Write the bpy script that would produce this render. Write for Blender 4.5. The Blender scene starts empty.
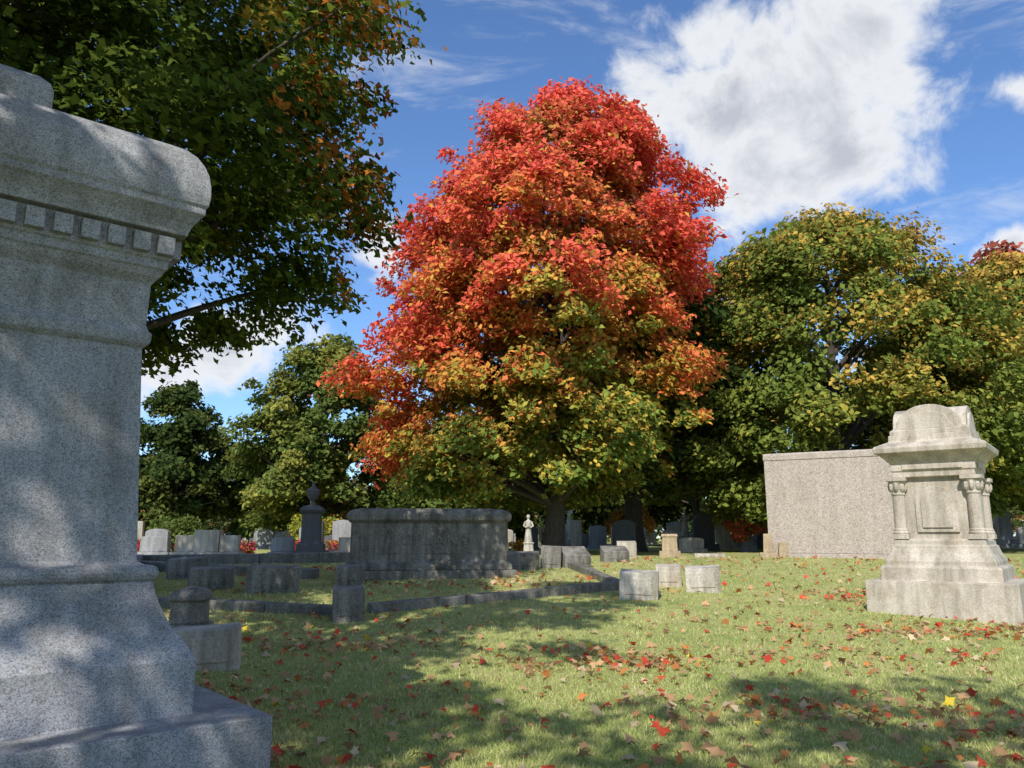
import bpy, bmesh, math, random
import numpy as np
from mathutils import Vector
random.seed(7); R = np.random.RandomState(11)
sc = bpy.context.scene
rad = math.radians

# ------------------------------------------------------------ terrain
def g(x, y):
    s = min(1.0, max(0.0, (y - 6.0) / 18.0))
    return 0.9 * s * s * (3 - 2 * s)
def gA(y):
    s = np.clip((y - 6.0) / 18.0, 0, 1)
    return 0.9 * s * s * (3 - 2 * s)

# ------------------------------------------------------------ node helpers
def new_mat(name):
    m = bpy.data.materials.new(name); m.use_nodes = True
    nt = m.node_tree; nt.nodes.clear()
    out = nt.nodes.new('ShaderNodeOutputMaterial')
    return m, nt, out
def N(nt, t, **kw):
    n = nt.nodes.new(t)
    for k, v in kw.items(): setattr(n, k, v)
    return n
def noise(nt, vec, scale, detail=4, rough=0.55, dist=0.0):
    n = N(nt, 'ShaderNodeTexNoise'); n.inputs['Scale'].default_value = scale
    n.inputs['Detail'].default_value = detail; n.inputs['Roughness'].default_value = rough
    n.inputs['Distortion'].default_value = dist
    nt.links.new(vec, n.inputs['Vector']); return n.outputs['Fac']
def ramp(nt, fac, stops):
    r = N(nt, 'ShaderNodeValToRGB'); e = r.color_ramp.elements
    while len(e) > 1: e.remove(e[-1])
    e[0].position = stops[0][0]; e[0].color = (*stops[0][1], 1)
    for p, c in stops[1:]:
        q = e.new(p); q.color = (*c, 1)
    nt.links.new(fac, r.inputs['Fac']); return r.outputs['Color']
def mixc(nt, fac, a, b, mode='MIX'):
    m = N(nt, 'ShaderNodeMix', data_type='RGBA', blend_type=mode)
    for sock, v in ((m.inputs[0], fac), (m.inputs[6], a), (m.inputs[7], b)):
        if isinstance(v, (int, float)): sock.default_value = v
        elif isinstance(v, tuple): sock.default_value = (*v, 1)
        else: nt.links.new(v, sock)
    return m.outputs[2]
def math_(nt, op, a, b=None, c=None, clamp=False):
    m = N(nt, 'ShaderNodeMath', operation=op); m.use_clamp = clamp
    for i, v in enumerate((a, b, c)):
        if v is None: continue
        if isinstance(v, (int, float)): m.inputs[i].default_value = v
        else: nt.links.new(v, m.inputs[i])
    return m.outputs[0]
def g3(v): return (v, v, v)

def granite(name, base, speck=0.55, stain=0.5, sc_=130, lichen=(0.5, 0.45, 0.3), bump=0.25, rough=0.75):
    m, nt, out = new_mat(name)
    tc = N(nt, 'ShaderNodeTexCoord').outputs['Object']
    vor = N(nt, 'ShaderNodeTexVoronoi'); vor.inputs['Scale'].default_value = sc_
    nt.links.new(tc, vor.inputs['Vector'])
    sep = N(nt, 'ShaderNodeSeparateColor'); nt.links.new(vor.outputs['Color'], sep.inputs[0])
    sp = ramp(nt, sep.outputs[0], [(0.0, g3(1 - speck)), (0.25, g3(1 - speck * .5)), (0.5, g3(1.0)), (1.0, g3(1 + speck * .45))])
    n1 = noise(nt, tc, 45, 3, .7)
    sp2 = ramp(nt, n1, [(0.3, g3(.85)), (.7, g3(1.12))])
    col = mixc(nt, 1.0, base, sp, 'MULTIPLY')
    col = mixc(nt, 1.0, col, sp2, 'MULTIPLY')
    mp = N(nt, 'ShaderNodeMapping'); mp.inputs['Scale'].default_value = (3.0, 3.0, .45)
    nt.links.new(tc, mp.inputs['Vector'])
    st = noise(nt, mp.outputs[0], 1.6, 5, .65)
    st = ramp(nt, st, [(.40, g3(0)), (.66, g3(1))])
    col = mixc(nt, math_(nt, 'MULTIPLY', st, stain), col, mixc(nt, 1.0, col, (.42, .41, .37), 'MULTIPLY'))
    bl = ramp(nt, noise(nt, tc, 2.2, 6, .7), [(.52, g3(0)), (.62, g3(1))])
    col = mixc(nt, math_(nt, 'MULTIPLY', bl, stain * .45), col, mixc(nt, 1.0, col, lichen, 'MULTIPLY'))
    b = N(nt, 'ShaderNodeBsdfPrincipled'); nt.links.new(col, b.inputs['Base Color'])
    b.inputs['Roughness'].default_value = rough
    bp = N(nt, 'ShaderNodeBump'); bp.inputs['Strength'].default_value = bump; bp.inputs['Distance'].default_value = .01
    nt.links.new(n1, bp.inputs['Height']); nt.links.new(bp.outputs[0], b.inputs['Normal'])
    nt.links.new(b.outputs[0], out.inputs[0]); return m

M_gray = granite('granite_gray', (.35, .35, .36), .55, .65, 175)
M_light = granite('limestone_light', (.55, .49, .405), .2, .8, 80, (.6, .5, .35))
M_pink = granite('granite_pinkish', (.45, .385, .325), .42, .25, 48)
M_dark = granite('granite_dark', (.10, .10, .10), .4, .3, 80)
M_mid = granite('granite_mid', (.25, .235, .205), .4, 1.0, 60, (.4, .45, .3), .5)
M_sarc = granite('granite_weathered', (.24, .225, .19), .4, 1.2, 60, (.25, .25, .2), .6)
M_kerb = granite('kerb_stone', (.21, .20, .17), .4, .9, 50, (.4, .45, .3), .6)
M_white = granite('marble_white', (.55, .51, .44), .2, .9, 40)
M_warm = granite('sandstone_warm', (.46, .35, .22), .3, .5, 40)

def foliage_mat(name, transl=.38):
    m, nt, out = new_mat(name)
    a = N(nt, 'ShaderNodeAttribute'); a.attribute_name = 'Col'
    d = N(nt, 'ShaderNodeBsdfDiffuse'); t = N(nt, 'ShaderNodeBsdfTranslucent')
    nt.links.new(a.outputs['Color'], d.inputs['Color'])
    nt.links.new(a.outputs['Color'], t.inputs['Color'])
    mx = N(nt, 'ShaderNodeMixShader'); mx.inputs[0].default_value = transl
    nt.links.new(d.outputs[0], mx.inputs[1]); nt.links.new(t.outputs[0], mx.inputs[2])
    nt.links.new(mx.outputs[0], out.inputs[0]); return m
M_leaf = foliage_mat('leaves', .30)
M_blade = foliage_mat('grass_blades', .3)

m, nt, out = new_mat('bark'); M_bark = m
tc = N(nt, 'ShaderNodeTexCoord').outputs['Object']
mp = N(nt, 'ShaderNodeMapping'); mp.inputs['Scale'].default_value = (9, 9, 1.5); nt.links.new(tc, mp.inputs['Vector'])
nn = noise(nt, mp.outputs[0], 2.5, 5, .7)
c = ramp(nt, nn, [(.3, (.03, .024, .018)), (.6, (.09, .072, .056)), (.8, (.15, .12, .095))])
b = N(nt, 'ShaderNodeBsdfPrincipled'); b.inputs['Roughness'].default_value = .95
nt.links.new(c, b.inputs['Base Color'])
bp = N(nt, 'ShaderNodeBump'); bp.inputs['Strength'].default_value = .8; bp.inputs['Distance'].default_value = .05
nt.links.new(nn, bp.inputs['Height']); nt.links.new(bp.outputs[0], b.inputs['Normal']); nt.links.new(b.outputs[0], out.inputs[0])

m, nt, out = new_mat('lawn'); M_lawn = m
tc = N(nt, 'ShaderNodeTexCoord').outputs['Object']
a1 = noise(nt, tc, .35, 4, .6); a2 = noise(nt, tc, 1.8, 5, .7); a3 = noise(nt, tc, 38, 3, .8)
c1 = ramp(nt, a1, [(.35, (.29, .34, .11)), (.65, (.44, .42, .17))])
c2 = ramp(nt, a2, [(.35, (.22, .275, .09)), (.52, (.39, .39, .15)), (.68, (.52, .44, .24))])
c = mixc(nt, .6, c1, c2)
c = mixc(nt, 1.0, c, ramp(nt, a3, [(.3, g3(.6)), (.7, g3(1.3))]), 'MULTIPLY')
b = N(nt, 'ShaderNodeBsdfDiffuse')
nt.links.new(c, b.inputs['Color'])
bp = N(nt, 'ShaderNodeBump'); bp.inputs['Strength'].default_value = .5; bp.inputs['Distance'].default_value = .04
nt.links.new(a3, bp.inputs['Height']); nt.links.new(bp.outputs[0], b.inputs['Normal'])
nt.links.new(b.outputs[0], out.inputs[0])

# ------------------------------------------------------------ mesh builder
class B:
    def __init__(s): s.v = []; s.f = []
    def add(s, vs, fs):
        o = len(s.v); s.v += [tuple(v) for v in vs]; s.f += [tuple(i + o for i in f) for f in fs]
    def loft(s, prof, cx=0, cy=0):
        vs = []; fs = []
        for hx, hy, z in prof:
            vs += [(cx - hx, cy - hy, z), (cx + hx, cy - hy, z), (cx + hx, cy + hy, z), (cx - hx, cy + hy, z)]
        n = len(prof)
        for i in range(n - 1):
            for k in range(4):
                a = i * 4 + k; b_ = i * 4 + (k + 1) % 4
                fs.append((a, b_, b_ + 4, a + 4))
        fs.append((3, 2, 1, 0)); t = (n - 1) * 4; fs.append((t, t + 1, t + 2, t + 3))
        s.add(vs, fs)
    def box(s, cx, cy, z0, z1, hx, hy): s.loft([(hx, hy, z0), (hx, hy, z1)], cx, cy)
    def lathe(s, prof, cx=0, cy=0, seg=20):
        vs = []; fs = []
        for r, z in prof:
            for k in range(seg):
                a = 2 * math.pi * k / seg
                vs.append((cx + r * math.cos(a), cy + r * math.sin(a), z))
        for i in range(len(prof) - 1):
            for k in range(seg):
                a = i * seg + k; b_ = i * seg + (k + 1) % seg
                fs.append((a, b_, b_ + seg, a + seg))
        fs.append(tuple(reversed(range(seg)))); fs.append(tuple(range((len(prof) - 1) * seg, len(prof) * seg)))
        s.add(vs, fs)
    def prism(s, outline, y0, y1, axis='y', cx=0, cy=0):
        n = len(outline); vs = []
        for d in (y0, y1):
            for a, z in outline:
                vs.append((cx + a, cy + d, z) if axis == 'y' else (cx + d, cy + a, z))
        fs = [tuple(range(n)), tuple(reversed(range(n, 2 * n)))]
        for i in range(n):
            j = (i + 1) % n; fs.append((i, i + n, j + n, j))
        s.add(vs, fs)
    def make(s, name, mat, loc=(0, 0, 0), rot=0, bevel=.01, parent=None, seg=2, smooth=False):
        me = bpy.data.meshes.new(name); me.from_pydata(s.v, [], s.f)
        bm = bmesh.new(); bm.from_mesh(me); bmesh.ops.recalc_face_normals(bm, faces=bm.faces[:]); bm.to_mesh(me); bm.free()
        me.materials.append(mat)
        ob = bpy.data.objects.new(name, me); sc.collection.objects.link(ob)
        ob.location = loc; ob.rotation_euler = (0, 0, rad(rot))
        if bevel:
            md = ob.modifiers.new('bevel', 'BEVEL'); md.width = bevel; md.segments = seg; md.limit_method = 'ANGLE'; md.angle_limit = rad(35)
        if smooth: me.shade_smooth()
        if parent: ob.parent = parent
        return ob
def empty(name, loc, rot=0):
    e = bpy.data.objects.new(name, None); sc.collection.objects.link(e)
    e.location = loc; e.rotation_euler = (0, 0, rad(rot)); e.empty_display_size = .3; return e
def lettering(text, size, mat, parent, loc, depth=.006):
    cu = bpy.data.curves.new('lettering', 'FONT'); cu.body = text; cu.size = size; cu.extrude = depth
    cu.align_x = 'CENTER'; cu.align_y = 'CENTER'; cu.resolution_u = 3; cu.space_character = 1.25; cu.materials.append(mat)
    o = bpy.data.objects.new('lettering', cu); sc.collection.objects.link(o); o.parent = parent
    o.location = loc; o.rotation_euler = (rad(90), 0, 0); return o

# ------------------------------------------------------------ ground
xs = np.concatenate([np.linspace(-700, -60, 18), np.linspace(-55, 55, 111), np.linspace(60, 700, 18)])
ys = np.concatenate([np.linspace(-80, -12, 8), np.linspace(-10, 45, 111), np.linspace(50, 900, 26)])
X, Y = np.meshgrid(xs, ys)
Z = gA(Y)
nx, ny = len(xs), len(ys)
vv = np.stack([X, Y, Z], -1).reshape(-1, 3)
ff = [(j * nx + i, j * nx + i + 1, (j + 1) * nx + i + 1, (j + 1) * nx + i) for j in range(ny - 1) for i in range(nx - 1)]
me = bpy.data.meshes.new('ground'); me.from_pydata(vv.tolist(), [], ff); me.materials.append(M_lawn); me.shade_smooth()
ob = bpy.data.objects.new('ground', me); sc.collection.objects.link(ob)

# ------------------------------------------------------------ poly cloud mesh (leaves / blades)
RHOMB = np.array([(-1, 0), (0, -.62), (1, 0), (0, .62)], float)
PENTA = np.array([(-1, 0), (-.1, -.85), (.15, -.2), (1.1, .1), (.0, .8)], float)
MAPLE = np.array([(-1, 0), (-.35, -.35), (-.25, -.95), (.2, -.45), (.95, -.6), (.7, -.1), (1.1, .25), (.35, .35), (.15, .95), (-.35, .4)], float)
def poly_cloud(name, tmpl, C, size, nrm, col, mat, parent=None, curl=0.25):
    n = len(C); k = len(tmpl)
    nrm = nrm / (np.linalg.norm(nrm, axis=1, keepdims=True) + 1e-9)
    r = R.normal(size=(n, 3)); u = np.cross(nrm, r); u /= (np.linalg.norm(u, axis=1, keepdims=True) + 1e-9)
    w = np.cross(nrm, u)
    P = np.empty((n, k, 3), np.float32)
    for i, (a, b_) in enumerate(tmpl):
        P[:, i] = C + (u * a + w * b_ - nrm * (curl * (a * a))) * size[:, None]
    me = bpy.data.meshes.new(name)
    me.vertices.add(n * k); me.vertices.foreach_set('co', P.ravel())
    me.loops.add(n * k); me.loops.foreach_set('vertex_index', np.arange(n * k, dtype=np.int32))
    me.polygons.add(n); me.polygons.foreach_set('loop_start', np.arange(0, n * k, k, dtype=np.int32))
    me.update(calc_edges=True)
    at = me.color_attributes.new('Col', 'FLOAT_COLOR', 'POINT')
    cc = np.ones((n, k, 4), np.float32); cc[:, :, :3] = np.clip(col, 0, 1)[:, None, :]
    at.data.foreach_set('color', cc.ravel())
    me.materials.append(mat)
    ob = bpy.data.objects.new(name, me); sc.collection.objects.link(ob)
    if parent: ob.parent = parent
    return ob

# ------------------------------------------------------------ trees
def tube(bld, pts, rads, seg=8):
    vs = []; fs = []
    for i, p in enumerate(pts):
        t = (Vector(pts[min(i + 1, len(pts) - 1)]) - Vector(pts[max(i - 1, 0)])).normalized()
        a = t.cross(Vector((.13, .97, .2))).normalized(); b_ = t.cross(a)
        for k in range(seg):
            an = 2 * math.pi * k / seg
            vs.append(tuple(Vector(p) + (a * math.cos(an) + b_ * math.sin(an)) * rads[i]))
    for i in range(len(pts) - 1):
        for k in range(seg):
            fs.append((i * seg + k, i * seg + (k + 1) % seg, (i + 1) * seg + (k + 1) % seg, (i + 1) * seg + k))
    fs.append(tuple(range((len(pts) - 1) * seg, len(pts) * seg)))
    bld.add(vs, fs)

def tree(name, x, y, prof, ncl, nleaf, lsize, colfn, crad=.95, tr=.35, seed=1, tmpl=RHOMB, nlimb=40, inner=.5, flat=.6, off=(0, 0), rag=1.0, csh=0.0):
    """prof: (height, crown radius); csh: sideways shift of the crown base from the trunk; off: lean of the top"""
    rs = np.random.RandomState(seed); z0 = g(x, y)
    pz = np.array([p[0] for p in prof]); pr = np.array([p[1] for p in prof])
    tt = np.linspace(pz[0], pz[-1], 200); rr = np.interp(tt, pz, pr)
    cdf = np.cumsum(rr + .25 * rr.max() * (rr > 0)); cdf /= cdf[-1]
    zc = np.interp(rs.rand(ncl), cdf, tt); th = rs.rand(ncl) * 2 * np.pi
    ph = rs.rand(6) * 6.28
    mod = 1 + rag * (.09 * np.sin(3 * th + ph[0] + zc * .5) + .08 * np.sin(5 * th + ph[1] - zc * .9) + .07 * np.sin(zc * 2.1 + ph[2] + 2 * th) + .16 * (rs.rand(ncl) - .5))
    mod = np.minimum(mod, 1.17)
    rho = np.interp(zc, pz, pr) * mod * (inner + (1 - inner) * np.sqrt(rs.rand(ncl)))
    h = (zc - pz[0]) / (pz[-1] - pz[0])
    cx = x + csh + off[0] * h + rho * np.cos(th); cy = y + off[1] * h + rho * np.sin(th); cz = z0 + zc
    crd = crad * (.5 + 1.0 * rs.rand(ncl) ** 1.5); cn = rs.rand(ncl)
    wt = crd ** 2; wt /= wt.sum()
    idx = rs.choice(ncl, nleaf, p=wt)
    d = rs.normal(size=(nleaf, 3)); d /= np.linalg.norm(d, axis=1, keepdims=True)
    rr_ = rs.rand(nleaf) ** .5 * (1 + .35 * (rs.rand(nleaf) < .12))
    off3 = d * (rr_ * crd[idx])[:, None]; off3[:, 2] *= flat
    hd = (off3[:, 0] ** 2 + off3[:, 1] ** 2)
    C = np.stack([cx[idx], cy[idx], cz[idx]], 1) + off3
    C[:, 2] -= .35 * hd / np.maximum(crd[idx], .3)
    outw = np.stack([C[:, 0] - x, C[:, 1] - y, np.zeros(nleaf)], 1); outw /= (np.linalg.norm(outw, axis=1, keepdims=True) + 1e-6)
    nrm = rs.normal(size=(nleaf, 3)) * .5 + outw * .6 + np.array([0, 0, .7])
    hh = (C[:, 2] - z0 - pz[0]) / (pz[-1] - pz[0])
    ro = np.hypot(C[:, 0] - x, C[:, 1] - y) / (np.interp(C[:, 2] - z0, pz, pr) + .5)
    col = colfn(C, hh, ro, cn[idx], rs.rand(nleaf), rs)
    size = lsize * (.6 + .75 * rs.rand(nleaf))
    b_ = B(); H = pz[-1]
    n = 10; tp = []; trd = []
    for i in range(n + 1):
        f = i / n; zz = H * .85 * f
        tp.append((x + (csh + off[0]) * f * .8 + .18 * math.sin(f * 5 + ph[3]) * f, y + off[1] * f * .8 + .18 * math.sin(f * 4 + ph[4]) * f, z0 - .15 + zz))
        trd.append(tr * (1.45 if i == 0 else 1) * (1 - .88 * f))
    tp.insert(1, (tp[0][0], tp[0][1], z0 + .35)); trd.insert(1, tr * 1.05)
    tube(b_, tp, trd, 12)
    tpa = np.array(tp)
    pick = rs.choice(ncl, min(nlimb, ncl), replace=False)
    for q in pick:
        e = np.array([cx[q], cy[q], cz[q]])
        hor = math.hypot(e[0] - x, e[1] - y)
        zs = max(z0 + pz[0] * .75, min(e[2] - hor * .75, z0 + H * .8))
        s = np.array([np.interp(zs, tpa[:, 2], tpa[:, 0]), np.interp(zs, tpa[:, 2], tpa[:, 1]), zs])
        mid = s * .5 + e * .5 + np.array([0, 0, .12 * hor]) + rs.normal(size=3) * .25
        r0 = tr * .38 * (1 - .6 * (zs - z0) / H) * (.6 + .5 * rs.rand())
        pts = []; rds = []
        for i in range(6):
            f = i / 5; pts.append(tuple((1 - f) ** 2 * s + 2 * f * (1 - f) * mid + f * f * e)); rds.append(r0 * (1 - .85 * f) + .008)
        tube(b_, pts, rds, 6)
    tob = b_.make(name, M_bark, bevel=0, smooth=True)
    poly_cloud('crown', tmpl, C, size, nrm, col, M_leaf, parent=tob)
    return tob

def sstep(a, b, x): t = np.clip((x - a) / (b - a), 0, 1); return t * t * (3 - 2 * t)
A_ = lambda *a: np.array(a, float)
def jit(col, rl, amt=.35): return col * (1 - amt + 2 * amt * rl[:, None])
def mixm(base, c, f): f = np.asarray(f, float); return base * (1 - f[:, None]) + c[None, :] * f[:, None]

def col_red(C, h, ro, cn, rl, rs):
    red = A_(.76, .13, .085); ora = A_(.70, .24, .065); yel = A_(.48, .38, .07); grn = A_(.18, .25, .05)
    w = .5 * np.sin(C[:, 0] * .8 + 1) + .3 * np.sin(C[:, 1] * .9 + C[:, 2] * .7)
    side = np.clip(np.abs(C[:, 0] - 1.6) / 6.2, 0, 1) ** 2
    sgn = h + .34 * (cn - .5) + .30 * (rl - .5) + .06 * w + .28 * side
    c = np.tile(grn, (len(h), 1))
    c = mixm(c, yel, sstep(.12, .30, sgn))
    c = mixm(c, ora, sstep(.27, .42, sgn))
    c = mixm(c, red, sstep(.39, .60, sgn))
    f = (1 - sstep(.5, .88, ro)) * .7 * (rs.rand(len(h)) < .6) * (h < .93); c = mixm(c, A_(.32, .29, .055), f)
    f = ((rl > .82) & (rs.rand(len(h)) < .6) & (h < .95)) * .75; c = mixm(c, A_(.56, .38, .06), f)
    return jit(c, rs.rand(len(h)), .35)
def col_leftt(C, h, ro, cn, rl, rs):
    c = np.tile(A_(.075, .115, .02), (len(h), 1))
    f = sstep(.4, .9, cn * .6 + .4 * rl) * .7; c = mixm(c, A_(.24, .27, .04), f)
    f = (cn > .91) * (rl > .5) * .7; c = mixm(c, A_(.42, .22, .03), f)
    f = ((C[:, 0] > -3.0) & (rl > .62)) * .75; c = mixm(c, A_(.46, .14, .03), f)
    return jit(c, rs.rand(len(h)), .4)
def col_right(C, h, ro, cn, rl, rs):
    c = np.tile(A_(.15, .20, .04), (len(h), 1))
    f = sstep(.3, .95, cn * .6 + .4 * rl); c = mixm(c, A_(.33, .32, .06), f)
    f = (sstep(.54, .84, .34 * cn + .33 * h + .40 * rl)) * .85; c = mixm(c, A_(.56, .32, .07), f)
    return jit(c, rs.rand(len(h)), .4)
def col_dark(C, h, ro, cn, rl, rs):
    c = np.tile(A_(.055, .085, .024), (len(h), 1)); c = mixm(c, A_(.12, .14, .035), sstep(.4, 1, cn)); return jit(c, rl, .4)
def col_green(C, h, ro, cn, rl, rs):
    c = np.tile(A_(.11, .155, .037), (len(h), 1)); c = mixm(c, A_(.24, .24, .052), sstep(.4, 1, cn)); return jit(c, rl, .45)
def col_maroon(C, h, ro, cn, rl, rs):
    c = np.tile(A_(.34, .09, .06), (len(h), 1)); c = mixm(c, A_(.38, .20, .05), sstep(.5, 1, cn)); return jit(c, rl, .4)

tree('red_maple_tree', 1.5, 28.5, [(2.2, 3.2), (3.4, 5.3), (5, 5.7), (7, 5.7), (9, 5.9), (11, 5.9), (12.3, 5.5), (13.6, 4.8), (15, 4.0), (16.2, 2.8), (17.1, 1.3), (17.6, .4)],
     760, 180000, .108, col_red, crad=.82, tr=.38, seed=12, nlimb=100, inner=.3, off=(1.9, 0), rag=1.3, csh=-1.2)
tree('maple_tree', 5.2, 34, [(3.2, 3.4), (5, 5.0), (8, 5.2), (10.5, 4.2), (12.5, .8)], 240, 45000, .15, col_dark, crad=1.0, tr=.42, seed=8, nlimb=25)
tree('maple_tree', -8.3, 12.5, [(4.85, 3.4), (5.6, 5.1), (7.5, 5.6), (9.5, 5.4), (11.5, 4.9), (13, 3.5), (14.5, .8)], 500, 130000, .078, col_leftt, crad=.78, tr=.4, seed=5, tmpl=PENTA, nlimb=70, inner=.3, rag=1.2)
tree('maple_tree', 14.0, 34, [(1.8, 5.2), (3.8, 7.2), (7, 7.8), (10, 7.0), (12, 5.2), (13.5, 3.2), (14.5, .8)], 600, 150000, .122, col_right, crad=1.0, tr=.45, seed=13, nlimb=40, inner=.5)
tree('maple_tree', 24.5, 37, [(2.0, 4), (4, 6.5), (8, 7.0), (11, 5.4), (13.0, 2.8), (14.0, .6)], 380, 75000, .14, col_right, crad=1.1, tr=.4, seed=17, nlimb=25, inner=.55)
tree('purple_maple_tree', 34.5, 52, [(3, 4), (9, 7), (15, 5.5), (20.3, 1)], 240, 26000, .22, col_maroon, crad=1.4, tr=.4, seed=19, nlimb=15)
tree('oak_tree', -9.9, 41, [(1.6, 2.8), (3, 4.2), (6, 4.6), (8.5, 3.4), (11.0, .8)], 210, 46000, .13, col_green, crad=.85, tr=.3, seed=23, nlimb=50, rag=1.9, inner=.35)
tree('oak_tree', -19.6, 46, [(1.8, 2.2), (4, 3.4), (6.5, 2.8), (9.6, .6)], 130, 24000, .15, col_dark, crad=.8, tr=.3, seed=29, nlimb=40, rag=1.9, inner=.3)
tree('oak_tree', -15.2, 52, [(.8, 3), (2.8, 3.8), (5.0, 3.0), (6.8, .8)], 180, 28000, .16, col_green, crad=.85, tr=.25, seed=32, nlimb=25, rag=1.8)
tree('oak_tree', -27, 44, [(1.0, 4.5), (5, 5.0), (9, 3.8), (12, 1.0)], 200, 20000, .2, col_dark, crad=1.1, tr=.3, seed=31, nlimb=15)
tree('oak_tree', -3.5, 58, [(.8, 4.5), (4, 5.5), (8, 3.8), (9.5, .8)], 220, 28000, .19, col_green, crad=1.1, tr=.3, seed=33, nlimb=15)
tree('oak_tree', 8.5, 62, [(1.6, 5), (4, 6), (8, 4.8), (10.5, .8)], 240, 28000, .2, col_dark, crad=1.1, tr=.3, seed=35, nlimb=15)
tree('oak_tree', 2.6, 50, [(3.2, 3), (5, 4.2), (8, 3.8), (10, .8)], 130, 14000, .2, col_dark, crad=1.0, tr=.28, seed=51, nlimb=12)
tree('oak_tree', 11.5, 50, [(3.4, 3), (5, 4.2), (8, 3.8), (10, .8)], 130, 14000, .2, col_green, crad=1.0, tr=.28, seed=52, nlimb=12)
# trees beside / behind the photographer (dappled shade on the lawn)
tree('maple_tree', -6.2, -4.6, [(4.5, 3.0), (6, 4.4), (9, 4.4), (11.5, 2.8), (13, .8)], 130, 19000, .105, col_leftt, crad=.7, tr=.35, seed=41, tmpl=PENTA, nlimb=30, inner=.2)
tree('maple_tree', -8.2, 1.5, [(6.5, 2.4), (8, 3.8), (10.5, 3.6), (12.5, .8)], 120, 19000, .105, col_leftt, crad=.7, tr=.33, seed=43, tmpl=PENTA, nlimb=30, inner=.2, off=(6.0, 2.5))
tree('maple_tree', .2, -5.0, [(5.5, 2.6), (7.5, 3.9), (10, 3.4), (12, .8)], 85, 9000, .105, col_leftt, crad=.65, tr=.3, seed=47, tmpl=PENTA, nlimb=30, inner=.15)

# distant tree mass
rs = np.random.RandomState(77)
nc = 520; cx = rs.uniform(-110, 130, nc); cy = rs.uniform(72, 112, nc); tz = 4.2 + 4.8 * rs.rand(nc)
nl = 85000; idx = rs.randint(0, nc, nl)
d = rs.normal(size=(nl, 3)); d /= np.linalg.norm(d, axis=1, keepdims=True); d *= (rs.rand(nl) ** .4)[:, None]
C = np.stack([cx[idx] + d[:, 0] * 4.5, cy[idx] + d[:, 1] * 3.5, .9 + tz[idx] * (.52 + .52 * d[:, 2])], 1)
pal = np.array([(.07, .10, .035), (.11, .145, .05), (.06, .085, .035), (.18, .18, .06), (.34, .18, .06), (.09, .125, .04)])
col = pal[rs.randint(0, 6, nc)][idx] * (.6 + .8 * rs.rand(nl))[:, None]
poly_cloud('distant_trees', RHOMB, C, .36 * (.7 + .6 * rs.rand(nl)), rs.normal(size=(nl, 3)) * .6 + A_(0, -.4, .6), col, M_leaf)

def bush(name, x, y, r, h, n, colr, ls=.06, seed=1):
    rs = np.random.RandomState(seed); k = 14
    c0 = np.stack([x + rs.normal(size=k) * r * .45, y + rs.normal(size=k) * r * .45, g(x, y) + h * (.25 + .5 * rs.rand(k))], 1)
    i = rs.randint(0, k, n); d = rs.normal(size=(n, 3)); d /= np.linalg.norm(d, axis=1, keepdims=True)
    C = c0[i] + d * (r * .45 * rs.rand(n) ** .4)[:, None]; C[:, 2] = np.maximum(C[:, 2], g(x, y) + .02)
    cc = np.array(colr)[rs.randint(0, len(colr), n)] * (.7 + .6 * rs.rand(n))[:, None]
    return poly_cloud(name, RHOMB, C, ls * (.7 + .6 * rs.rand(n)), rs.normal(size=(n, 3)) + A_(0, 0, .6), cc, M_leaf)
bush('red_bush', 9.5, 33.0, .55, 1.9, 3200, [(.62, .11, .09), (.55, .16, .09), (.3, .2, .06)], .065, 2)
bush('orange_bush', 14.5, 48, 2.2, 4.5, 9000, [(.6, .2, .05), (.5, .2, .05)], .1, 4)
bush('orange_bush', 8.0, 54, 1.5, 3.0, 5000, [(.55, .25, .06), (.35, .25, .05)], .1, 14)
bush('yellow_bush', -9.0, 36, 1.1, 1.6, 4000, [(.5, .42, .06), (.2, .26, .05)], .08, 5)
bush('orange_bush', -7.2, 38, 1.2, 1.9, 5000, [(.6, .2, .05), (.2, .24, .05)], .08, 6)
fl = [(-12.6, 27.5), (-8.9, 27.0), (-11.9, 29.5), (-13.6, 30), (-10.2, 30), (-7.9, 29), (-6.9, 31), (-4.6, 30), (.2, 31), (-14.8, 31)]
fc = [(.7, .06, .05), (.7, .06, .2), (.75, .5, .06), (.75, .25, .05), (.7, .6, .6)]
for i, (fx, fy) in enumerate(fl):
    bush('flower_bed', fx, fy, .38, .55, 700, [fc[i % 5], fc[(i * 2 + 1) % 5], (.1, .16, .04)], .05, 60 + i)
bush('green_shrub', -14.2, 34, 1.2, 1.5, 5000, [(.12, .17, .04), (.16, .2, .05)], .08, 9)

# ------------------------------------------------------------ large granite monument (left)
HW = 1.9
MX, MY = -1.37 - 1.409 * HW, 4.8 + .123 * HW
mon = empty('granite_monument', (MX, MY, 0), 40)
prof = [(0, -.15), (0, .495), (.34, .50), (.34, .80), (.355, .82), (.375, .86), (.41, .91), (.45, .965), (.485, 1.03), (.515, 1.10), (.54, 1.17), (.555, 1.235),
        (.565, 1.24), (.545, 1.255), (.535, 1.275), (.532, 1.295), (.54, 1.32), (.56, 1.335), (.60, 1.34), (.635, 1.36), (.70, 2.68), (.685, 2.69), (.665, 2.71), (.66, 2.74), (.66, 2.775), (.675, 2.79), (.69, 2.83),
        (.685, 3.10), (.67, 3.12), (.645, 3.15), (.625, 3.19), (.61, 3.20), (.61, 3.25), (.595, 3.26), (.595, 3.42), (.53, 3.425), (.525, 3.45), (.505, 3.50), (.47, 3.55), (.45, 3.57), (.45, 3.61),
        (.437, 3.63), (.43, 3.69), (.432, 3.76), (.445, 3.84), (.47, 3.91), (.51, 3.98), (.57, 4.04), (.645, 4.08), (.755, 4.11), (1.16, 4.15)]
b_ = B(); b_.loft([(HW - e, HW - e, z) for e, z in prof]); b_.make('body', M_gray, parent=mon, bevel=.012)
b_ = B()
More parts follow.
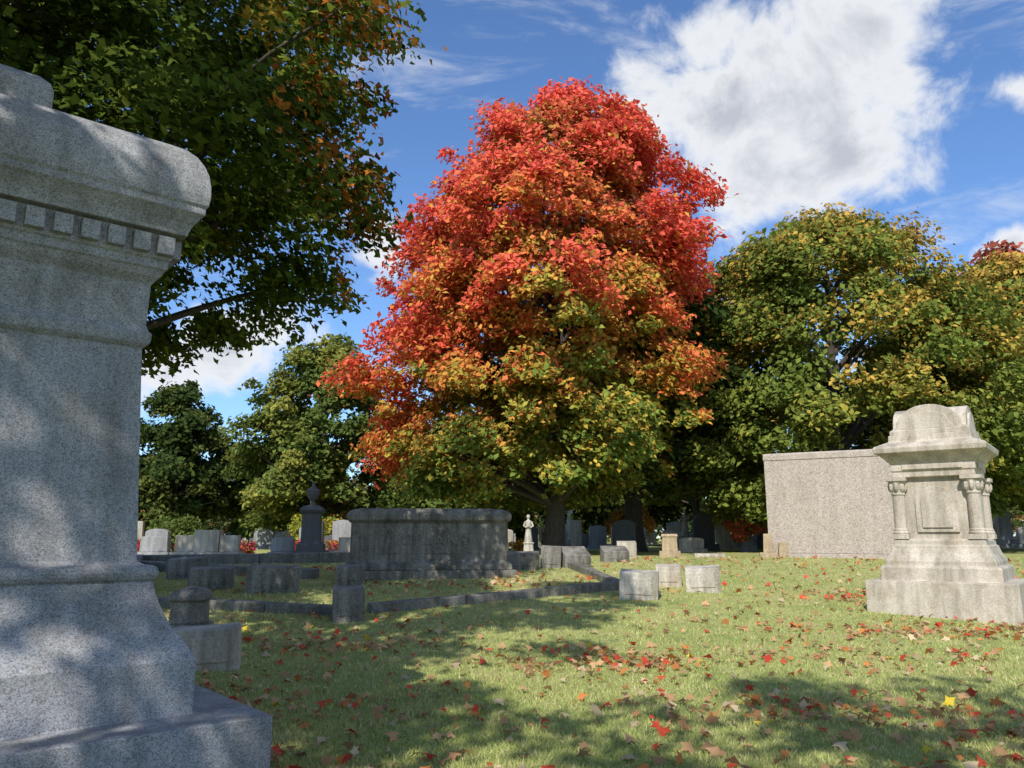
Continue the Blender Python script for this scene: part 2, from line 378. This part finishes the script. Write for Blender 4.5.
hw = HW - .597
nd = int(2 * hw / .145)
for k in range(nd + 1):
    p = -hw + .05 + k * (2 * hw - .1) / nd
    for sx in (-1, 1):
        b_.box(p, sx * (hw + .024), 3.28, 3.40, .05, .03)
        b_.box(sx * (hw + .024), p, 3.28, 3.40, .03, .05)
b_.make('dentils', M_gray, parent=mon, bevel=.004)
b_ = B(); t = HW - 1.27
b_.loft([(t, t, 4.14), (t, t, 4.52), (t - .02, t - .02, 4.58), (t - .08, t - .08, 4.64), (t - .2, t - .2, 4.70), (t - .45, t - .45, 4.74)])
b_.make('cap', M_gray, parent=mon, bevel=.012)

# ------------------------------------------------------------ pedestal monument (right)
pm = empty('pedestal_monument', (7.24, 13.42, 0), -37); pm.scale = (1.1, 1.1, 1.02)
b_ = B()
b_.loft([(.975, .975, .1), (.97, .97, .80), (.78, .78, .803), (.78, .78, 1.0), (.755, .755, 1.03), (.72, .72, 1.033), (.72, .72, 1.10), (.70, .70, 1.15), (.66, .66, 1.22), (.635, .635, 1.30), (.63, .63, 1.34), (.60, .60, 1.345), (.60, .60, 1.42), (.585, .585, 1.44),
         (.47, .47, 1.445), (.47, .47, 2.42), (.55, .55, 2.43), (.55, .55, 2.52), (.57, .57, 2.53), (.57, .57, 2.66), (.60, .60, 2.68), (.63, .63, 2.73), (.69, .69, 2.79), (.75, .75, 2.82), (.76, .76, 2.90), (.74, .74, 2.93),
         (.60, .60, 3.0), (.56, .56, 3.02), (.56, .56, 3.12)])
b_.make('body', M_light, parent=pm, bevel=.012)
b_ = B()
for sx in (-1, 1):
    for sy in (-1, 1):
        cx_, cy_ = sx * .50, sy * .50
        b_.box(cx_, cy_, 1.44, 1.52, .115, .115)
        b_.lathe([(.11, 1.52), (.118, 1.545), (.10, 1.57), (.105, 1.59), (.09, 1.61), (.085, 2.14), (.098, 2.15), (.098, 2.17), (.088, 2.19), (.1, 2.24), (.115, 2.28), (.1, 2.29), (.12, 2.34), (.135, 2.37)], cx_, cy_, 18)
        for k in range(8):
            a = k * math.pi / 4
            b_.lathe([(.012, 2.20), (.033, 2.24), (.038, 2.30), (.024, 2.34), (.004, 2.36)], cx_ + .105 * math.cos(a), cy_ + .105 * math.sin(a), 6)
        b_.box(cx_, cy_, 2.37, 2.428, .14, .14)
b_.make('columns', M_light, parent=pm, bevel=.005)
def arch(w, z0, z1, n=10):
    pts = [(-w, z0), (w, z0)]
    for i in range(n + 1):
        a = math.pi * i / n; pts.append((w * math.cos(a), z1 + w * .8 * math.sin(a)))
    return pts
b_ = B()
for s in (-1, 1):
    for ax in ('y', 'x'):
        a0, a1 = sorted((s * .468, s * .505)); b_.prism(arch(.28, 1.55, 2.05), a0, a1, ax)
        a0, a1 = sorted((s * .503, s * .53)); b_.prism(arch(.20, 1.62, 2.03), a0, a1, ax)
        a0, a1 = sorted((s * .568, s * .59)); b_.prism([(-.4, 2.55), (.4, 2.55), (.4, 2.63), (-.4, 2.63)], a0, a1, ax)
b_.make('panels', M_light, parent=pm, bevel=.006)
b_ = B()
def seg_gable(w, z0, zs, h, n=12):
    pts = [(-w, z0), (w, z0), (w, zs)]
    for i in range(n + 1):
        a = math.pi * i / n; pts.append((w * .82 * math.cos(a), zs + .05 + h * math.sin(a)))
    pts.append((-w, zs)); return pts
b_.prism(seg_gable(.545, 3.122, 3.20, .36), -.50, .50, 'y')
b_.prism(seg_gable(.541, 3.118, 3.198, .352), -.50, .50, 'x')
b_.prism(seg_gable(.36, 3.20, 3.24, .2), -.53, .53, 'y'); b_.prism(seg_gable(.357, 3.198, 3.238, .197), -.528, .528, 'x')
b_.make('cap', M_light, parent=pm, bevel=.01)

# ------------------------------------------------------------ big block monument
b_ = B()
b_.box(0, 0, -.3, .12, 1.96, .78); b_.box(0, 0, .123, 2.92, 1.84, .66); b_.loft([(1.86, .68, 2.923), (1.86, .68, 3.10), (1.82, .64, 3.14)])
b_.make('block_monument', M_pink, (9.75, 24.2, .9), -28, .015)

# ------------------------------------------------------------ sarcophagus monument
b_ = B()
b_.box(0, 0, -.3, .16, 1.9, .62)
b_.loft([(1.8, .52, .163), (1.8, .52, .26), (1.74, .46, .34), (1.71, .43, .37), (1.70, .42, .38), (1.69, .41, 1.16), (1.72, .44, 1.18), (1.78, .5, 1.23), (1.79, .51, 1.34), (1.72, .46, 1.43), (1.5, .36, 1.48)])
b_.prism([(-1.4, .5), (1.4, .5), (1.4, 1.06), (-1.4, 1.06)], -.428, -.40)
sarc = b_.make('sarcophagus_monument', M_sarc, (-1.85, 17.9, g(0, 17.6)), 8, .03)
lettering('HOLLAND', .34, M_mid, sarc, (0, -.435, .78), .012)

# ------------------------------------------------------------ kerbs
def strip(name, pts, w=.2, h=.15, mat=M_kerb):
    b_ = B()
    for (x0, y0), (x1, y1) in zip(pts[:-1], pts[1:]):
        L = math.hypot(x1 - x0, y1 - y0); n = max(1, int(L / 1.3)); ux, uy = (x1 - x0) / L, (y1 - y0) / L; px, py = -uy * w / 2, ux * w / 2
        for i in range(n):
            a = i * L / n + .008; c_ = (i + 1) * L / n - .008
            vs = []
            hj = h + random.uniform(-.012, .012)
            for zoff in (-.25, hj):
                for (s, q) in ((a, -1), (c_, -1), (c_, 1), (a, 1)):
                    X_, Y_ = x0 + ux * s + px * q, y0 + uy * s + py * q
                    vs.append((X_, Y_, g(X_, Y_) + zoff))
            b_.add(vs, [(3, 2, 1, 0), (4, 5, 6, 7), (0, 1, 5, 4), (1, 2, 6, 5), (2, 3, 7, 6), (3, 0, 4, 7)])
    return b_.make(name, mat, bevel=.015)
strip('plot_kerb', [(-2.3, 13.1), (2.1, 15.8)])
strip('plot_kerb', [(2.1, 16.0), (1.2, 21.0)])
strip('plot_kerb', [(-2.7, 12.9), (-6.5, 13.9)])
strip('plot_kerb', [(-6.8, 14.0), (-9.5, 20.5), (-3.6, 21.5)], .25, .25)
strip('plot_kerb', [(-4.2, 17.4), (-9.0, 19.2)], .25, .2)

# ------------------------------------------------------------ small stones
def block_marker(x, y, w, d, h, mat, rot=0, name='grave_marker', slope=.05, tilt=0):
    b_ = B()
    vs = [(-w / 2, -d / 2, -.2), (w / 2, -d / 2, -.2), (w / 2, d / 2, -.2), (-w / 2, d / 2, -.2),
          (-w / 2, -d / 2, h - slope), (w / 2, -d / 2, h - slope), (w / 2, d / 2, h), (-w / 2, d / 2, h)]
    b_.add(vs, [(3, 2, 1, 0), (4, 5, 6, 7), (0, 1, 5, 4), (1, 2, 6, 5), (2, 3, 7, 6), (3, 0, 4, 7)])
    b_.box(0, -d / 2 - .006, .08, h - slope - .08, w * .36, .008)
    o = b_.make(name, mat, (x, y, g(x, y)), rot, .025); o.rotation_euler[1] = rad(tilt); return o
def headstone(x, y, w, d, h, mat, rot=0, style=0, name='headstone'):
    b_ = B(); b_.box(0, 0, -.2, .14, w * .6, d * .85)
    if style == 0: out = [(-w / 2, .143), (w / 2, .143), (w / 2, h * .85)] + [(w / 2 * math.cos(a), h * .85 + h * .15 * math.sin(a)) for a in np.linspace(.2, math.pi - .2, 9)] + [(-w / 2, h * .85)]
    elif style == 1: out = [(-w / 2, .143), (w / 2, .143), (w / 2, h)] + [(w * .3, h + .04), (0, h + .09), (-w * .3, h + .04), (-w / 2, h)]
    else: out = [(-w / 2, .143), (w / 2, .143), (w / 2 * .96, h), (-w / 2 * .96, h)]
    b_.prism(out, -d / 2, d / 2)
    return b_.make(name, mat, (x, y, g(x, y)), rot, .015)
block_marker(-3.4, 9.1, .78, .3, .46, M_light, 14, slope=.03, tilt=-3)
b_ = B(); b_.box(0, 0, -.2, .22, .27, .27); b_.loft([(.22, .22, .22), (.21, .21, .5), (.25, .25, .52), (.25, .25, .57), (.2, .2, .64), (.08, .08, .68)])
b_.make('grave_pedestal', M_mid, (-4.3, 10.9, g(0, 10.9)), 12, .015)
block_marker(-2.5, 12.45, .46, .46, .5, M_mid, 15, name='kerb_post')
block_marker(-4.55, 15.4, .95, .35, .5, M_mid, 5, tilt=2); block_marker(-5.9, 15.9, .8, .35, .42, M_mid, 5)
block_marker(-3.3, 16.4, .5, .35, .4, M_mid, 5); block_marker(-7.0, 17.5, .8, .35, .45, M_mid, 5, tilt=-3)
block_marker(2.28, 14.6, .68, .40, .50, M_white, -12, tilt=2); block_marker(3.15, 16.3, .5, .4, .42, M_light, -10); block_marker(3.66, 15.5, .64, .42, .48, M_white, -14, tilt=-2)
block_marker(.25, 19.3, .8, .4, .42, M_mid, -5); block_marker(.95, 19.8, .5, .4, .52, M_mid, -5, tilt=3); block_marker(1.55, 19.9, .7, .4, .50, M_mid, 20, slope=.22)
block_marker(2.75, 21.6, .7, .4, .42, M_mid, 10, slope=.15); block_marker(3.3, 23.2, .55, .4, .5, M_light, -5); block_marker(-.5, 21.5, .8, .4, .5, M_mid, -5)
b_ = B(); b_.box(0, 0, -.2, .18, .32, .25); b_.loft([(.24, .18, .18), (.22, .17, .6), (.26, .2, .62), (.24, .18, .7)])
b_.make('grave_pedestal', M_warm, (4.9, 25, .9), -10, .012)
block_marker(6.0, 24.5, .9, .4, .12, M_light, -10, slope=.02)
b_ = B(); b_.box(0, 0, -.2, .15, .25, .2); b_.loft([(.14, .1, .15), (.12, .09, .7)]); b_.box(.42, 0, -.2, .45, .13, .12)
b_.make('grave_pedestal', M_warm, (7.7, 24.2, .9), -15, .012)
headstone(-11.3, 25.5, .85, .35, .62, M_gray, 5, 2)
b_ = B(); b_.box(0, 0, -.2, .14, 1.05, .35); b_.box(0, 0, .143, .82, .38, .22); b_.box(-.68, 0, .143, .66, .29, .17); b_.box(.68, 0, .143, .66, .29, .17)
b_.make('family_headstone', M_light, (-9.6, 25.4, .9), 4, .015)
headstone(-7.35, 25.8, .7, .3, .6, M_gray, 4, 0); headstone(-5.3, 26.6, .85, .3, .6, M_light, 4, 2); headstone(-12.8, 29, .8, .3, .9, M_gray, 4, 0)
b_ = B()
b_.loft([(.5, .5, -.2), (.5, .5, .2), (.4, .4, .203), (.4, .4, .38), (.33, .33, .42), (.29, .29, .46), (.27, .27, 1.3), (.33, .33, 1.36), (.36, .36, 1.42), (.3, .3, 1.5), (.18, .18, 1.56)])
b_.lathe([(.12, 1.55), (.08, 1.62), (.06, 1.68), (.14, 1.78), (.2, 1.92), (.2, 1.98), (.22, 2.0), (.15, 2.06), (.07, 2.12), (.04, 2.2), (.06, 2.25), (.02, 2.3)], seg=16)
b_.make('urn_monument', M_dark, (-6.15, 24.6, .9), 8, .01)

def statue(x, y, s, mat):
    b_ = B(); b_.loft([(.4, .4, -.2), (.4, .4, .2), (.3, .3, .22), (.26, .26, .75), (.32, .32, .8), (.3, .3, .86)])
    b_.lathe([(.24, .86), (.22, 1.1), (.17, 1.5), (.15, 1.7), (.19, 1.95), (.2, 2.05), (.12, 2.13), (.055, 2.17), (.06, 2.22), (.105, 2.29), (.11, 2.36), (.08, 2.44), (.02, 2.47)], seg=14)
    tube(b_, [(-.17, 0, 2.05), (-.26, -.05, 1.8), (-.12, -.2, 1.72), (0, -.24, 1.8)], [.065, .06, .05, .045]); tube(b_, [(.17, 0, 2.05), (.27, -.04, 1.8), (.12, -.2, 1.70), (0, -.24, 1.78)], [.065, .06, .05, .045])
    o = b_.make('angel_statue', mat, (x, y, g(x, y)), 0, 0); o.scale = (s, s, s); return o
statue(.5, 24.5, .52, M_white); statue(8.0, 37, .75, M_white)
def obelisk(x, y, h, mat):
    b_ = B(); w = h * .1
    b_.loft([(w * 2, w * 2, -.2), (w * 2, w * 2, .25), (w * 1.5, w * 1.5, .26), (w * 1.5, w * 1.5, .5), (w * 1.2, w * 1.2, .55), (w, w, .6), (w * .65, w * .65, h * .92), (.01, .01, h)])
    return b_.make('obelisk', mat, (x, y, g(x, y)), random.uniform(-20, 20), .01)
obelisk(10.0, 34, 1.7, M_gray); obelisk(12.6, 41, 2.0, M_dark); obelisk(-14, 50, 3, M_gray); obelisk(27, 44, 3.4, M_gray); obelisk(31, 52, 3.6, M_white); obelisk(3.2, 44, 2.2, M_white)
b_ = B(); b_.box(0, 0, -.2, .3, .6, .35); b_.prism([(-.45, .3), (.45, .3), (.45, 1.3), (.3, 1.55), (0, 1.7), (-.3, 1.55), (-.45, 1.3)], -.2, .2)
b_.make('headstone', M_dark, (8.6, 36, .9), 0, .015)
rr = random.Random(5)
for i in range(170):
    y = rr.uniform(32, 70); x = rr.uniform(-.52, .75) * y
    if abs(x - 5.2) < 1.5 and abs(y - 34) < 1.5: continue
    m_ = rr.choice([M_gray, M_white, M_light, M_gray, M_dark, M_pink, M_white, M_mid])
    headstone(x, y, rr.uniform(.5, 1.2), .3, rr.uniform(.5, 1.45), m_, rr.uniform(-8, 8), rr.randint(0, 2))

# ------------------------------------------------------------ fallen leaves
n = 6800; K = 80
cl = np.stack([R.uniform(-3, 11, K), 1 / R.uniform(1 / 20., 1 / 4.8, K)], 1)
w = R.rand(K) ** 3; w /= w.sum(); ci = R.choice(K, n, p=w)
pick = R.rand(n) < .6
px = np.where(pick, cl[ci, 0] + R.normal(size=n) * .85, R.uniform(-6, 14, n))
py = np.where(pick, cl[ci, 1] + R.normal(size=n) * .4, R.uniform(3.5, 24, n)); py = np.where(py > 3, py, 5 + R.rand(n) * 10)
C = np.stack([px, py, gA(py) + .035 + .025 * R.rand(n)], 1)
pal = np.array([(.70, .10, .06), (.60, .36, .19), (.50, .29, .15), (.38, .20, .10), (.66, .25, .08), (.66, .51, .32), (.75, .55, .06)])
pi = R.choice(7, n, p=[.16, .26, .19, .09, .14, .14, .02])
sz = .066 * (.35 + .75 * R.rand(n)); big = R.rand(n) < .06; sz[big] *= 1.35
poly_cloud('fallen_leaves', MAPLE, C, sz, R.normal(size=(n, 3)) * .45 + A_(0, 0, 1), pal[pi] * (.7 + .5 * R.rand(n))[:, None], M_leaf, curl=.45)

# ------------------------------------------------------------ grass blades
n = 330000
yy = 1 / R.uniform(1 / 24., 1 / 4.0, n); xx = R.uniform(-1, 1, n) * (.78 * yy + 1.5)
ca, sa = math.cos(rad(40)), math.sin(rad(40))
dx, dy = xx - MX, yy - MY
keep = ~((np.abs(dx * ca + dy * sa) < HW) & (np.abs(-dx * sa + dy * ca) < HW))
xx, yy = xx[keep], yy[keep]; n = len(xx)
pat = .5 + .5 * np.sin(xx * .9 + 1.3 * np.sin(yy * .7)) * np.sin(yy * 1.1 + xx * .4)
pat2 = .5 + .25 * np.sin(xx * 3.7 + 2 * np.sin(yy * 2.3)) + .25 * np.sin(yy * 4.9 + 1.7 * np.sin(xx * 2.9))
hgt = (.018 + .028 * R.rand(n)) * (.75 + .6 * pat2)
wd = .003 + .0004 * yy; an = R.rand(n) * 6.283
lx, ly = R.normal(size=n) * .024, R.normal(size=n) * .024
P = np.empty((n, 3, 3), np.float32); z = gA(yy)
P[:, 0] = np.stack([xx + np.cos(an) * wd, yy + np.sin(an) * wd, z - .003], 1)
P[:, 1] = np.stack([xx - np.cos(an) * wd, yy - np.sin(an) * wd, z - .003], 1)
P[:, 2] = np.stack([xx + lx, yy + ly, z + hgt], 1)
me = bpy.data.meshes.new('grass'); me.vertices.add(n * 3); me.vertices.foreach_set('co', P.ravel())
me.loops.add(n * 3); me.loops.foreach_set('vertex_index', np.arange(n * 3, dtype=np.int32))
me.polygons.add(n); me.polygons.foreach_set('loop_start', np.arange(0, n * 3, 3, dtype=np.int32)); me.update(calc_edges=True)
pg = np.array([(.32, .42, .12), (.56, .56, .22), (.66, .58, .34)])
f = np.clip(.35 * R.rand(n) + .35 * pat + .3 * pat2, 0, 1)[:, None]
col = pg[0] * (1 - f) + pg[1] * f; dry = R.rand(n) < (.05 + .14 * pat2); col[dry] = pg[2]
cc = np.ones((n, 3, 4), np.float32); cc[:, :, :3] = (col * (.7 + .6 * R.rand(n))[:, None])[:, None, :]
at = me.color_attributes.new('Col', 'FLOAT_COLOR', 'POINT'); at.data.foreach_set('color', cc.ravel())
me.materials.append(M_blade); ob = bpy.data.objects.new('grass', me); sc.collection.objects.link(ob)

# ------------------------------------------------------------ sun + sky
EL, SX, SY = 43, -.27, -.963
S = Vector((SX * math.cos(rad(EL)), SY * math.cos(rad(EL)), math.sin(rad(EL))))
L = bpy.data.lights.new('sun', 'SUN'); L.energy = 5.0; L.angle = rad(.5); L.color = (1, .95, .87)
lo = bpy.data.objects.new('sun', L); sc.collection.objects.link(lo); lo.rotation_euler = (-S).to_track_quat('-Z', 'Y').to_euler(); lo.location = (0, -10, 30)

w = bpy.data.worlds.new('World'); sc.world = w; w.use_nodes = True; nt = w.node_tree; nt.nodes.clear()
wo = N(nt, 'ShaderNodeOutputWorld'); bg = N(nt, 'ShaderNodeBackground'); bg.inputs[1].default_value = .15
sky = N(nt, 'ShaderNodeTexSky'); sky.sky_type = 'NISHITA'; sky.sun_disc = False
sky.sun_elevation = rad(EL); sky.sun_rotation = math.atan2(SX, SY); sky.air_density = 1.0; sky.dust_density = .3; sky.ozone_density = 2.5
skyc = mixc(nt, 1.0, sky.outputs[0], (.80, 1.0, 1.24), 'MULTIPLY')
tc = N(nt, 'ShaderNodeTexCoord').outputs['Generated']
nz = N(nt, 'ShaderNodeTexNoise'); nz.inputs['Scale'].default_value = 6; nz.inputs['Detail'].default_value = 3; nt.links.new(tc, nz.inputs['Vector'])
vm = N(nt, 'ShaderNodeVectorMath', operation='MULTIPLY_ADD'); nt.links.new(nz.outputs['Color'], vm.inputs[0]); vm.inputs[1].default_value = (.13, .13, .13); nt.links.new(tc, vm.inputs[2])
wv0 = N(nt, 'ShaderNodeVectorMath', operation='ADD'); nt.links.new(vm.outputs[0], wv0.inputs[0]); wv0.inputs[1].default_value = (-.065, -.065, -.065)
wv = wv0.outputs[0]
def blob(az, el, r, wgt=1.0, sz=1.0):
    c = (math.sin(rad(az)) * math.cos(rad(el)), math.cos(rad(az)) * math.cos(rad(el)), math.sin(rad(el)))
    s = N(nt, 'ShaderNodeVectorMath', operation='SUBTRACT'); nt.links.new(wv, s.inputs[0]); s.inputs[1].default_value = c
    s2 = N(nt, 'ShaderNodeVectorMath', operation='MULTIPLY'); nt.links.new(s.outputs[0], s2.inputs[0]); s2.inputs[1].default_value = (1, 1, sz)
    l = N(nt, 'ShaderNodeVectorMath', operation='LENGTH'); nt.links.new(s2.outputs[0], l.inputs[0])
    return math_(nt, 'MULTIPLY_ADD', l.outputs['Value'], -wgt / r, wgt)
blobs = [(11, 29.8, .065), (16, 28.5, .085), (21.5, 30, .09), (26, 32, .09), (29.5, 35, .06), (16, 34, .05, .8), (18, 24.5, .07), (24, 26, .085), (28, 27, .05, .8),
         (-20, 13, .085, 1, 1.5), (-16.5, 15, .07, 1, 1.4), (-24, 11, .07, 1, 1.5), (-8.5, 20.5, .04, .9), (33.5, 17.5, .05, .8, 1.8), (35, 26, .03, .5, 1.5), (-30, 12, .1, 1, 1.6), (60, 30, .25), (-60, 35, .3), (150, 35, .35)]
acc = None
for b_ in blobs:
    o = blob(*b_); acc = o if acc is None else math_(nt, 'MAXIMUM', acc, o)
fb = noise(nt, tc, 9, 7, .62, .3)
dens = math_(nt, 'ADD', acc, math_(nt, 'MULTIPLY_ADD', fb, 3.1, -1.55))
al = N(nt, 'ShaderNodeMapRange', interpolation_type='SMOOTHSTEP'); nt.links.new(dens, al.inputs[0]); al.inputs[1].default_value = -.25; al.inputs[2].default_value = .5
mpw = N(nt, 'ShaderNodeMapping'); mpw.inputs['Rotation'].default_value = (0, rad(-35), 0); mpw.inputs['Scale'].default_value = (2.2, 2.2, 8); nt.links.new(tc, mpw.inputs['Vector'])
wn = noise(nt, mpw.outputs[0], 2.4, 6, .62, .5)
wr = N(nt, 'ShaderNodeMapRange', interpolation_type='SMOOTHSTEP'); nt.links.new(wn, wr.inputs[0]); wr.inputs[1].default_value = .50; wr.inputs[2].default_value = .80
alp = math_(nt, 'MAXIMUM', al.outputs[0], math_(nt, 'MULTIPLY', wr.outputs[0], .65))
sh = ramp(nt, math_(nt, 'ADD', math_(nt, 'MULTIPLY', dens, .45), math_(nt, 'MULTIPLY', fb, .6)), [(.3, (6.2, 6.35, 6.5)), (.6, (5.7, 5.8, 6.0)), (.95, (3.7, 3.9, 4.3))])
fin = mixc(nt, math_(nt, 'MULTIPLY', alp, .95), skyc, sh)
nt.links.new(fin, bg.inputs[0]); nt.links.new(bg.outputs[0], wo.inputs[0])
w.cycles.sampling_method = 'MANUAL'; w.cycles.sample_map_resolution = 256

# ------------------------------------------------------------ camera
cam = bpy.data.cameras.new('camera'); co = bpy.data.objects.new('camera', cam); sc.collection.objects.link(co)
co.location = (0, 0, 1.5); co.rotation_euler = (rad(90 + 11), 0, 0)
cam.sensor_width = 36; cam.lens = 788 / 1024 * 36; cam.clip_end = 3000; cam.clip_start = .05
sc.camera = co
sc.view_settings.view_transform = 'Standard'; sc.view_settings.look = 'None'; sc.view_settings.exposure = 0
